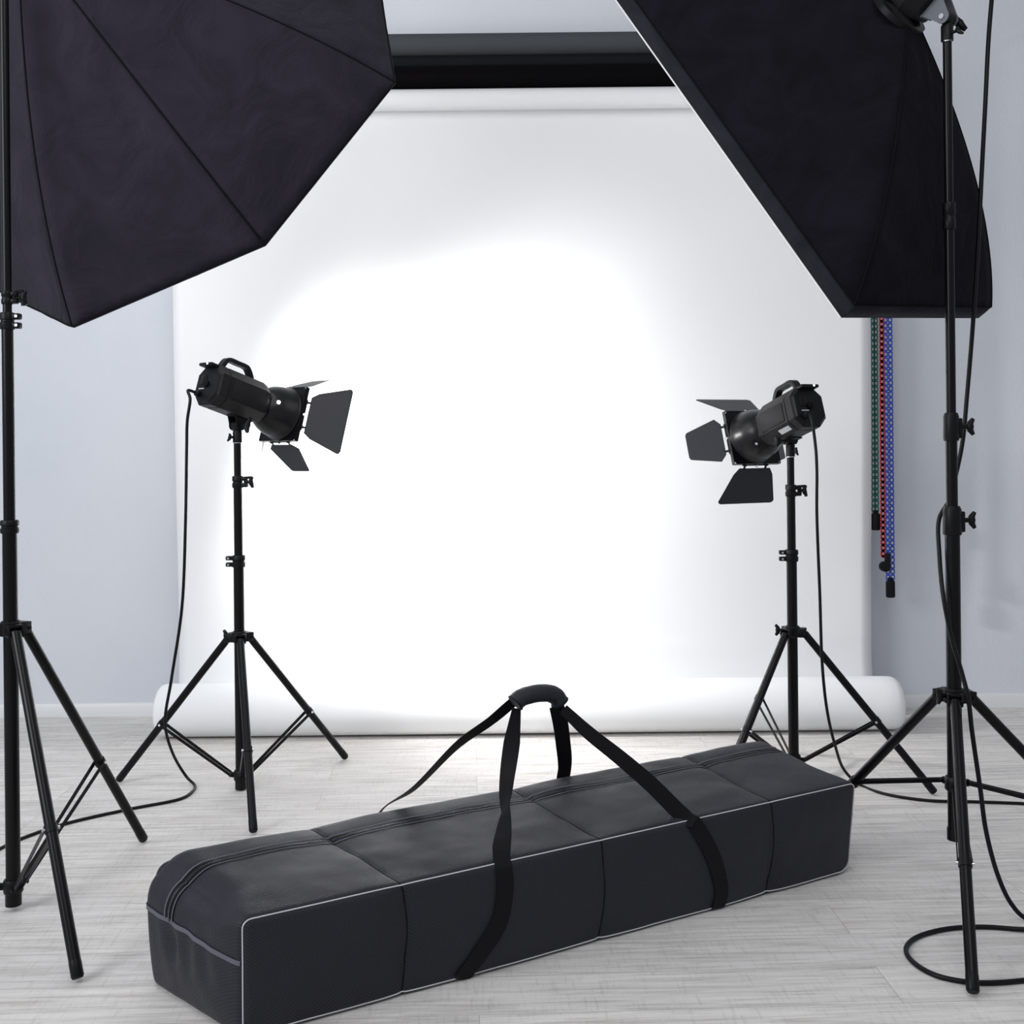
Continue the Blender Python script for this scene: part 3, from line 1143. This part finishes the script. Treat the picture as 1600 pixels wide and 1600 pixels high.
sl = TL @ Vector((-0.026, -0.105 - 0.018, -0.030))
cable([sl, sl + Vector((-0.018, -0.018, 0.006)), (-0.942, 3.245, 1.185), (-0.951, 3.245, 1.12), (-0.955, 3.25, 1.041), (-0.961, 3.250, 0.816), (-0.980, 3.270, 0.569), (-1.022, 3.300, 0.355),
       (-1.052, 3.330, 0.214), (-1.045, 3.375, 0.113), (-1.020, 3.435, 0.020), (-0.985, 3.400, 0.004), (-0.976, 3.330, 0.004), (-0.993, 3.270, 0.004),
       (-1.115, 3.182, 0.004), (-1.251, 3.064, 0.004), (-1.323, 2.948, 0.004), (-1.344, 2.883, 0.004), (-1.40, 2.698, 0.004)], 0.0045,
      'black power cable hanging from the left flash head and curving left across the floor')
sr = TR @ Vector((-0.026, -0.105 - 0.018, -0.030))
cable([sr, sr + Vector((0.004, -0.022, -0.006)), (0.874, 3.190, 1.03), (0.876, 3.185, 0.96), (0.876, 3.190, 0.838), (0.885, 3.200, 0.597), (0.890, 3.200, 0.393), (0.908, 3.220, 0.259),
       (0.945, 3.270, 0.142), (0.99, 3.33, 0.05), (1.035, 3.345, 0.006), (1.084, 3.250, 0.004), (1.187, 3.187, 0.004), (1.309, 3.172, 0.004), (1.446, 3.151, 0.004), (1.608, 3.112, 0.004)], 0.0045,
      'black power cable hanging from the right flash head and running right along the floor')
cable([(1.10, 2.49, 2.36), (1.125, 2.540, 2.193), (1.120, 2.560, 2.063), (1.116, 2.570, 1.974), (1.107, 2.570, 1.826), (1.103, 2.580, 1.695), (1.089, 2.580, 1.471), (1.075, 2.580, 1.292), (1.063, 2.585, 1.143),
       (1.050, 2.580, 1.040), (1.030, 2.570, 0.965), (1.008, 2.562, 0.90), (0.986, 2.560, 0.862), (0.974, 2.530, 0.776), (0.966, 2.490, 0.694), (0.980, 2.478, 0.596), (0.996, 2.466, 0.526), (1.004, 2.452, 0.472),
       (1.013, 2.455, 0.399), (1.030, 2.455, 0.271), (1.036, 2.440, 0.179), (1.053, 2.420, 0.088), (1.076, 2.410, 0.033), (1.101, 2.399, 0.006), (1.165, 2.34, 0.004), (1.185, 2.24, 0.004), (1.105, 2.169, 0.004),
       (1.04, 2.138, 0.004), (0.972, 2.126, 0.004), (0.920, 2.119, 0.004), (0.863, 2.122, 0.004), (0.812, 2.150, 0.004), (0.788, 2.205, 0.004), (0.794, 2.262, 0.004), (0.832, 2.312, 0.004), (0.914, 2.353, 0.004),
       (0.999, 2.360, 0.004), (1.064, 2.345, 0.006), (1.13, 2.32, 0.015), (1.20, 2.29, 0.015), (1.280, 2.243, 0.004), (1.42, 2.16, 0.004)], 0.0050,
      'black power cable running down the right softbox stand and looping on the floor', 8)

# ------------------------------------------------------------------ carry bag
cor = {}
cor[(-1, -1, -1)] = Vector((-0.486, 1.950, 0.0))
cor[(1, -1, -1)] = Vector((0.806, 2.678, 0.0))
cor[(-1, 1, -1)] = Vector((-0.727, 2.168, 0.0))
cor[(1, 1, -1)] = Vector((0.602, 2.955, 0.0))
cor[(-1, -1, 1)] = Vector((-0.486, 1.953, 0.211))
cor[(1, -1, 1)] = Vector((0.826, 2.683, 0.216))
cor[(-1, 1, 1)] = Vector((-0.736, 2.168, 0.255))
cor[(1, 1, 1)] = Vector((0.652, 2.955, 0.262))
HX, HY, HZ = 0.742, 0.170, 0.115
SEAMS = (-0.590, 0.015, 0.640)


def zb(a):
    """where the zip runs across the width"""
    return 0.38 - 0.11 * max(0, (-a - 0.86) / 0.14)


def tri(a, b, c):
    P = Vector()
    for (sa, sb, sc2), q in cor.items():
        P += q * ((1 + sa * a) / 2 * (1 + sb * b) / 2 * (1 + sc2 * c) / 2)
    return P


def bag_pt(a, b, c, off=0.0):
    """a point of the bag's surface from cube coordinates in [-1,1]"""
    q = Vector((a * HX, b * HY, c * HZ))
    r = 0.014
    lim = Vector((HX - r, HY - r, HZ - r))
    inner = Vector((max(-lim.x, min(lim.x, q.x)), max(-lim.y, min(lim.y, q.y)), max(-lim.z, min(lim.z, q.z))))
    d = q - inner
    if d.length > 1e-9:
        n_ = d / math.hypot(max(abs(d.x), abs(d.z)), d.y)
    else:
        n_ = Vector((0, 0, 1))
    # padding between the cross seams
    e = [-1.0] + list(SEAMS) + [1.0]
    seg = 0
    for i in range(4):
        if e[i] <= a <= e[i + 1]:
            seg = i
            break
    u = (a - e[seg]) / (e[seg + 1] - e[seg])
    puff = (1 - abs(2 * u - 1) ** 4)
    if seg == 0 and u < 0.5:
        puff = 1.0
    ab, ac, aa = abs(b), abs(c), abs(a)
    h = 0.0
    edge = 1.0
    if ac >= max(ab, aa) - 1e-6 and c > 0:      # top
        edge = (1 - ab ** 4) * (1 if a < 0 else 1 - aa ** 14)
        h = 0.005 * puff * edge
        h -= 0.0035 * math.exp(-((b - zb(a)) / 0.10) ** 2) * (1 if a < 0.97 else 0)
    elif ab >= max(ac, aa) - 1e-6:              # long sides
        edge = (1 - ac ** 4) * (1 - aa ** 14)
        h = 0.010 * puff * edge
    elif aa >= max(ab, ac) - 1e-6:              # ends
        edge = (1 - ab ** 4) * (1 - ac ** 4)
        h = 0.012 * edge
        if a < 0 and c > 0:
            edge = 1 - ab ** 4
            h = (0.005 + 0.007 * (1 - c ** 4)) * edge - 0.0035 * math.exp(-((b - 0.27) / 0.10) ** 2) * c * c
    groove = 0.0
    if not (c < -0.999):
        for s in SEAMS:
            bend = 0.018 * (1 - ac ** 2) if ab > 0.99 else 0.0
            dd = (a - s - bend) * HX
            groove -= (0.0026 * math.exp(-(dd / 0.0045) ** 2) + 0.0012 * math.exp(-(dd / 0.022) ** 2)) * (1.6 if ab > 0.99 else 1.0)
    if c < -0.999:
        h = 0
        groove = 0
        edge = 0
    w = noise.noise(Vector((q.x * 7, q.y * 11, q.z * 11 + 3))) * 0.0045 + noise.noise(Vector((q.x * 19, q.y * 25, q.z * 21))) * 0.0016
    # gathered folds below the end seam
    if aa > 0.999 and a < 0:
        w += -0.006 * math.exp(-((b - 0.28) / 0.16) ** 2) * math.exp(-((c + 0.05) / 0.28) ** 2) + 0.004 * sin(b * 17) * math.exp(-((c - 0.0) / 0.3) ** 2) * math.exp(-((b) / 0.5) ** 2)
    amt = h + groove * (0.4 + 0.6 * edge) + w * (0.25 + 0.75 * max(edge, 0)) * (0 if c < -0.999 else 1)
    q2 = inner + n_ * (r + amt + off)
    # softer edges: turn the square corner of a cross-section into a round one
    f_ = min(1, max(0, (b + 1) / 0.7))
    f_ = f_ * f_ * (3 - 2 * f_)
    for (i1, s1, h1, i2, s2, h2, R_) in ((0, -1, HX, 2, 1, HZ, 0.020 + 0.058 * f_), (0, 1, HX, 2, 1, HZ, 0.018 + 0.020 * f_),
                                         (1, 1, HY, 2, 1, HZ, 0.050), (0, -1, HX, 1, 1, HY, 0.045), (0, 1, HX, 1, 1, HY, 0.030), (0, 1, HX, 2, -1, HZ, 0.034), (0, -1, HX, 2, -1, HZ, 0.016)):
        d1 = q2[i1] * s1 - (h1 - R_)
        d2 = q2[i2] * s2 - (h2 - R_)
        if d1 > 0 and d2 > 0:
            k_ = max(d1, d2) / math.hypot(d1, d2)
            q2[i1] = s1 * (h1 - R_ + d1 * k_)
            q2[i2] = s2 * (h2 - R_ + d2 * k_)
    p = tri(q2.x / HX, q2.y / HY, q2.z / HZ)
    p.z = max(p.z, 0.0006)
    return p


def samples(half, n_, r=0.03):
    """denser near the edges of the box"""
    out = []
    k = 7
    for i in range(k):
        out.append(-1 + (r / half) * (i / k))
    for i in range(n_ + 1):
        out.append(-1 + r / half + (2 - 2 * r / half) * i / n_)
    for i in range(k):
        out.append(1 - (r / half) * (1 - (i + 1) / k))
    return out


A_ = samples(HX, 300, 0.014)
B_ = samples(HY, 70, 0.014)
C_ = samples(HZ, 54, 0.014)
bag = empty('carry_bag', (0.06, 2.45, 0), 'long black padded carry bag with pale piping and raised handles in the foreground', 'bag')
bpy.context.view_layer.update()
m = MB()


def face_grid(us, vs_, fn):
    k = len(m.v)
    for u in us:
        for w in vs_:
            m.v.append(fn(u, w))
    m.f += [tuple(q + k for q in f) for f in grid_faces(len(us), len(vs_))]


face_grid(A_, B_, lambda u, w: bag_pt(u, w, 1))
face_grid(A_, [-1, -0.9, -0.8, -0.5, 0, 0.5, 0.8, 0.9, 1], lambda u, w: bag_pt(u, w, -1))
face_grid(A_, C_, lambda u, w: bag_pt(u, -1, w))
face_grid(A_, C_, lambda u, w: bag_pt(u, 1, w))
face_grid(B_, C_, lambda u, w: bag_pt(-1, u, w))
face_grid(B_, C_, lambda u, w: bag_pt(1, u, w))
me = bpy.data.meshes.new('bag_body')
me.from_pydata([tuple(p) for p in m.v], [], m.f)
bm = bmesh.new()
bm.from_mesh(me)
bmesh.ops.remove_doubles(bm, verts=bm.verts, dist=0.0004)
bmesh.ops.recalc_face_normals(bm, faces=bm.faces)
bm.to_mesh(me)
bm.free()
me.polygons.foreach_set('use_smooth', [True] * len(me.polygons))
me.materials.append(M_bag)
o = bpy.data.objects.new('bag_body', me)
COL.objects.link(o)
child(o, bag)


def lin(a, b, n_):
    return [a + (b - a) * i / n_ for i in range(n_ + 1)]


def pipe_path(path, r, mat, name, off=0.0):
    mm_ = MB()
    mm_.tube([bag_pt(*p, off) for p in path], r, 8)
    return child(mm_.build(name, mat), bag)


def ribbon(centers, sides, half_w, th, nrm=None):
    """flat strap: centre points, per-point width direction, half width"""
    mm_ = MB()
    n_ = len(centers)
    for i in range(n_):
        c_ = Vector(centers[i])
        s_ = Vector(sides[i]).normalized()
        t = (Vector(centers[min(i + 1, n_ - 1)]) - Vector(centers[max(i - 1, 0)])).normalized()
        s_ = (s_ - t * s_.dot(t)).normalized()
        u_ = t.cross(s_).normalized()
        w = half_w[i] if isinstance(half_w, (list, tuple)) else half_w
        mm_.v += [c_ - s_ * w - u_ * th / 2, c_ + s_ * w - u_ * th / 2, c_ + s_ * w + u_ * th / 2, c_ - s_ * w + u_ * th / 2]
    for i in range(n_ - 1):
        k = i * 4
        for j in range(4):
            j2 = (j + 1) % 4
            mm_.f.append((k + j, k + j2, k + 4 + j2, k + 4 + j))
    mm_.f += [(0, 1, 2, 3), tuple(4 * (n_ - 1) + j for j in (3, 2, 1, 0))]
    return mm_


# piping round the front panel (and the hidden back one)
e_ = 0.955
for bb in (-1, 1):
    path = [(a, bb, 1 - 0.0) for a in lin(-0.975, 0.975, 150)]
    cy = 1 - 0.012 / HY * 0.55
    top = [(a, bb * 1.0, 1.0) for a in lin(-1.0, 1.0, 260)]
    rgt = [(1.0, bb, c_) for c_ in lin(0.97, -0.90, 60)]
    bot = [(a, bb, -0.999 if False else -0.93) for a in lin(0.99, -0.99, 260)]
    lft = [(-1.0, bb, c_) for c_ in lin(-0.90, 0.97, 60)]
    loop = top + rgt + bot + lft + [top[0]]
    pipe_path(loop, 0.0013, M_piping, 'piping', 0.0012)

# stitched cross seams
for s in SEAMS:
    path = [(s + 0.018 * (1 - c_ ** 2), -1, c_) for c_ in lin(-0.9, 0.985, 40)]
    pipe_path(path, 0.0012, M_seam, 'cross_seam', 0.0004)
    path = [(s, b_, 1) for b_ in lin(-0.97, 0.28, 40)]
    pipe_path(path, 0.0010, M_seam, 'cross_seam', 0.0004)
    path = [(s, b_, 1) for b_ in lin(0.48, 0.95, 20)]
    pipe_path(path, 0.0010, M_seam, 'cross_seam', 0.0004)


# zip: tape, teeth, edge stitching

zpath = [(-1, 0.27, c_) for c_ in lin(0.30, 1.0, 34)] + [(a, zb(a), 1) for a in lin(-0.995, 0.965, 280)]


def zip_strip(db, hw_, off, mat, name, n_th=0.0008):
    cs, sd = [], []
    for (a, b_, c_) in zpath:
        p = bag_pt(a, b_ + db, c_, off)
        p2 = bag_pt(a, b_ + db + 0.03, c_, off)
        p1 = bag_pt(a, b_ + db - 0.03, c_, off)
        cs.append(p)
        sd.append(p2 - p1)
    return child(ribbon(cs, sd, hw_, n_th).build(name, mat, None, 40), bag)


zt = zip_strip(0.0, 0.011, 0.0016, M_zip, 'zip_tape')
zip_strip(-0.072, 0.0013, 0.0030, M_greytape, 'zip_stitching')
zip_strip(0.072, 0.0013, 0.0030, M_greytape, 'zip_stitching')
m = MB()
cs = [bag_pt(*p, 0.0030) for p in zpath]
acc = 0
step = 0.0032
cur = cs[0]
side_prev = None
for i in range(len(cs) - 1):
    seglen = (cs[i + 1] - cs[i]).length
    t = (cs[i + 1] - cs[i]).normalized()
    a, b_, c_ = zpath[i]
    sd = (bag_pt(a, b_ + 0.02, c_) - bag_pt(a, b_ - 0.02, c_)).normalized()
    up_ = sd.cross(t).normalized()
    nst = max(1, int(seglen / step))
    for q in range(nst):
        p = cs[i].lerp(cs[i + 1], q / nst)
        mw = Matrix.Translation(p) @ Matrix((t.to_tuple() + (0,), sd.to_tuple() + (0,), up_.to_tuple() + (0,), (0, 0, 0, 1))).transposed()
        m.box((0, 0, 0), (0.0018, 0.0048, 0.0016), mw)
child(m.build('zip_teeth', M_teeth, None, False), bag)

# taped seam across the left end (and right)
for ea in (-1, 1):
    cs, sd = [], []
    for b_ in lin(0.97, -0.97, 60):
        cc_ = 0.27 + 0.03 * cos(b_ * 2)
        cs.append(bag_pt(ea, b_, cc_, 0.0018))
        sd.append(bag_pt(ea, b_, cc_ + 0.04) - bag_pt(ea, b_, cc_ - 0.04))
    child(ribbon(cs, sd, 0.0042, 0.001).build('end_seam_tape', M_greytape, None, 40), bag)

# webbing straps


def strap_on(b_, pts, n_=30):
    """sewn run on the long side; pts = [(a,c)...] bottom to top"""
    sp_ = smooth_path([(p[0], 0, p[1]) for p in pts], 10)
    return [bag_pt(p.x, b_, p.z, 0.0040) for p in sp_], [Vector((0.87, 0.49, 0))] * len(sp_)


def make_strap(on, free, free_side, free_w, name='strap'):
    cs, sd = on
    cs = list(cs)
    f = [Vector(p) for p in free]
    fp = smooth_path([cs[-1]] + f, 10)[1:]
    n_ = len(fp)
    # interpolate side vectors and widths along free points
    S_ = [sd[-1]] + [Vector(s_) for s_ in free_side]
    W_ = [0.0185] + list(free_w)
    fs, fw = [], []
    for i in range(n_):
        q = (i + 1) / 10
        k = min(int(q), len(S_) - 2)
        t = q - k
        fs.append(S_[k].lerp(S_[k + 1], t))
        fw.append(W_[k] + (W_[k + 1] - W_[k]) * t)
    allc = cs + fp
    return child(ribbon(allc, list(sd) + fs, [0.0185] * len(cs) + fw, 0.0016).build(name, M_web, None, 40), bag)


AX = Vector((0.87, 0.49, 0))
make_strap(strap_on(-1, [(-0.425, -0.96), (-0.385, -0.6), (-0.325, -0.08), (-0.306, 0.36), (-0.305, 0.9)]),
           [(-0.030, 2.225, 0.222), (-0.026, 2.275, 0.248), (-0.022, 2.320, 0.282), (-0.019, 2.37, 0.322), (-0.007, 2.415, 0.395), (0.004, 2.440, 0.462)],
           [AX, (0.75, -0.66, 0), (0.28, -0.95, 0.1), (0.75, -0.66, 0), (1.0, 0.1, 0), (0.8, 0.3, 0)], [0.0185, 0.0185, 0.0185, 0.0185, 0.0180, 0.010])
make_strap(strap_on(-1, [(0.44, -0.96), (0.442, -0.6), (0.425, -0.15), (0.375, 0.5), (0.335, 0.93)]),
           [(0.372, 2.440, 0.219), (0.298, 2.445, 0.291), (0.233, 2.450, 0.347), (0.164, 2.460, 0.401), (0.108, 2.470, 0.452)],
           [(0.80, 0.3, 0.2), (0.70, 0.1, 0.65), (0.62, 0.0, 0.75), (0.55, 0, 0.8), (0.5, 0, 0.8)], [0.0185, 0.0175, 0.0165, 0.015, 0.012])
make_strap(strap_on(1, [(-0.385, -0.9), (-0.385, -0.4), (-0.385, 0.0), (-0.385, 0.35)]),
           [(-0.298, 2.440, 0.238), (-0.225, 2.432, 0.289), (-0.124, 2.446, 0.384), (-0.052, 2.456, 0.432), (0.000, 2.462, 0.474)],
           [(0.15, 0.95, -0.1), (0.05, 0.85, -0.45), (0.1, 0.75, -0.60), (0.30, 0.7, -0.6), (0.4, 0.3, -0.8)], [0.0185, 0.0185, 0.0185, 0.017, 0.012])
make_strap(strap_on(1, [(0.22, -0.9), (0.22, -0.2), (0.22, 0.4), (0.22, 0.93)]),
           [(0.118, 2.640, 0.275), (0.112, 2.590, 0.345), (0.104, 2.540, 0.405), (0.094, 2.495, 0.455)],
           [AX, AX, AX, AX], [0.0185, 0.0185, 0.0185, 0.0175])
# padded grip: closed oval wrap, arched
gp = smooth_path([(-0.002, 2.438, 0.476), (0.010, 2.444, 0.486), (0.032, 2.452, 0.4925), (0.056, 2.463, 0.494), (0.080, 2.475, 0.490), (0.097, 2.484, 0.479), (0.105, 2.488, 0.464)], 8)
m = MB()
n_ = len(gp)
RN = 28
for i, p in enumerate(gp):
    t = (gp[min(i + 1, n_ - 1)] - gp[max(i - 1, 0)]).normalized()
    sd = Vector((-0.49, 0.87, 0))
    sd = (sd - t * sd.dot(t)).normalized()
    up_ = t.cross(sd).normalized()
    if up_.z < 0:
        up_ = -up_
    for j in range(RN):
        an = 2 * pi * j / RN
        rr = 1 + 0.04 * noise.noise(Vector((i * 0.35, j * 0.5, 0)))
        m.v.append(p - up_ * 0.004 + (sd * cos(an) * 0.020 + up_ * sin(an) * 0.0195) * rr)
for i in range(n_ - 1):
    for j in range(RN):
        j2 = (j + 1) % RN
        m.f.append((i * RN + j, i * RN + j2, (i + 1) * RN + j2, (i + 1) * RN + j))
m.f += [tuple(range(RN)), tuple((n_ - 1) * RN + j for j in range(RN))]
g = child(m.build('grip', M_bag, None, 50), bag)
for idx in (1, n_ - 2):
    p = gp[idx]
    t = (gp[idx + 1] - gp[idx - 1]).normalized()
    sd = Vector((-0.49, 0.87, 0))
    sd = (sd - t * sd.dot(t)).normalized()
    up_ = t.cross(sd).normalized()
    if up_.z < 0:
        up_ = -up_
    mm_ = MB()
    mm_.tube([p - up_ * 0.004 + sd * cos(2 * pi * j / 28) * 0.0205 + up_ * sin(2 * pi * j / 28) * 0.020 for j in range(29)], 0.0014, 6)
    o = mm_.build('grip_edge', M_web)
    o.parent = g
    o.matrix_parent_inverse = Matrix.Identity(4)

bpy.context.view_layer.update()
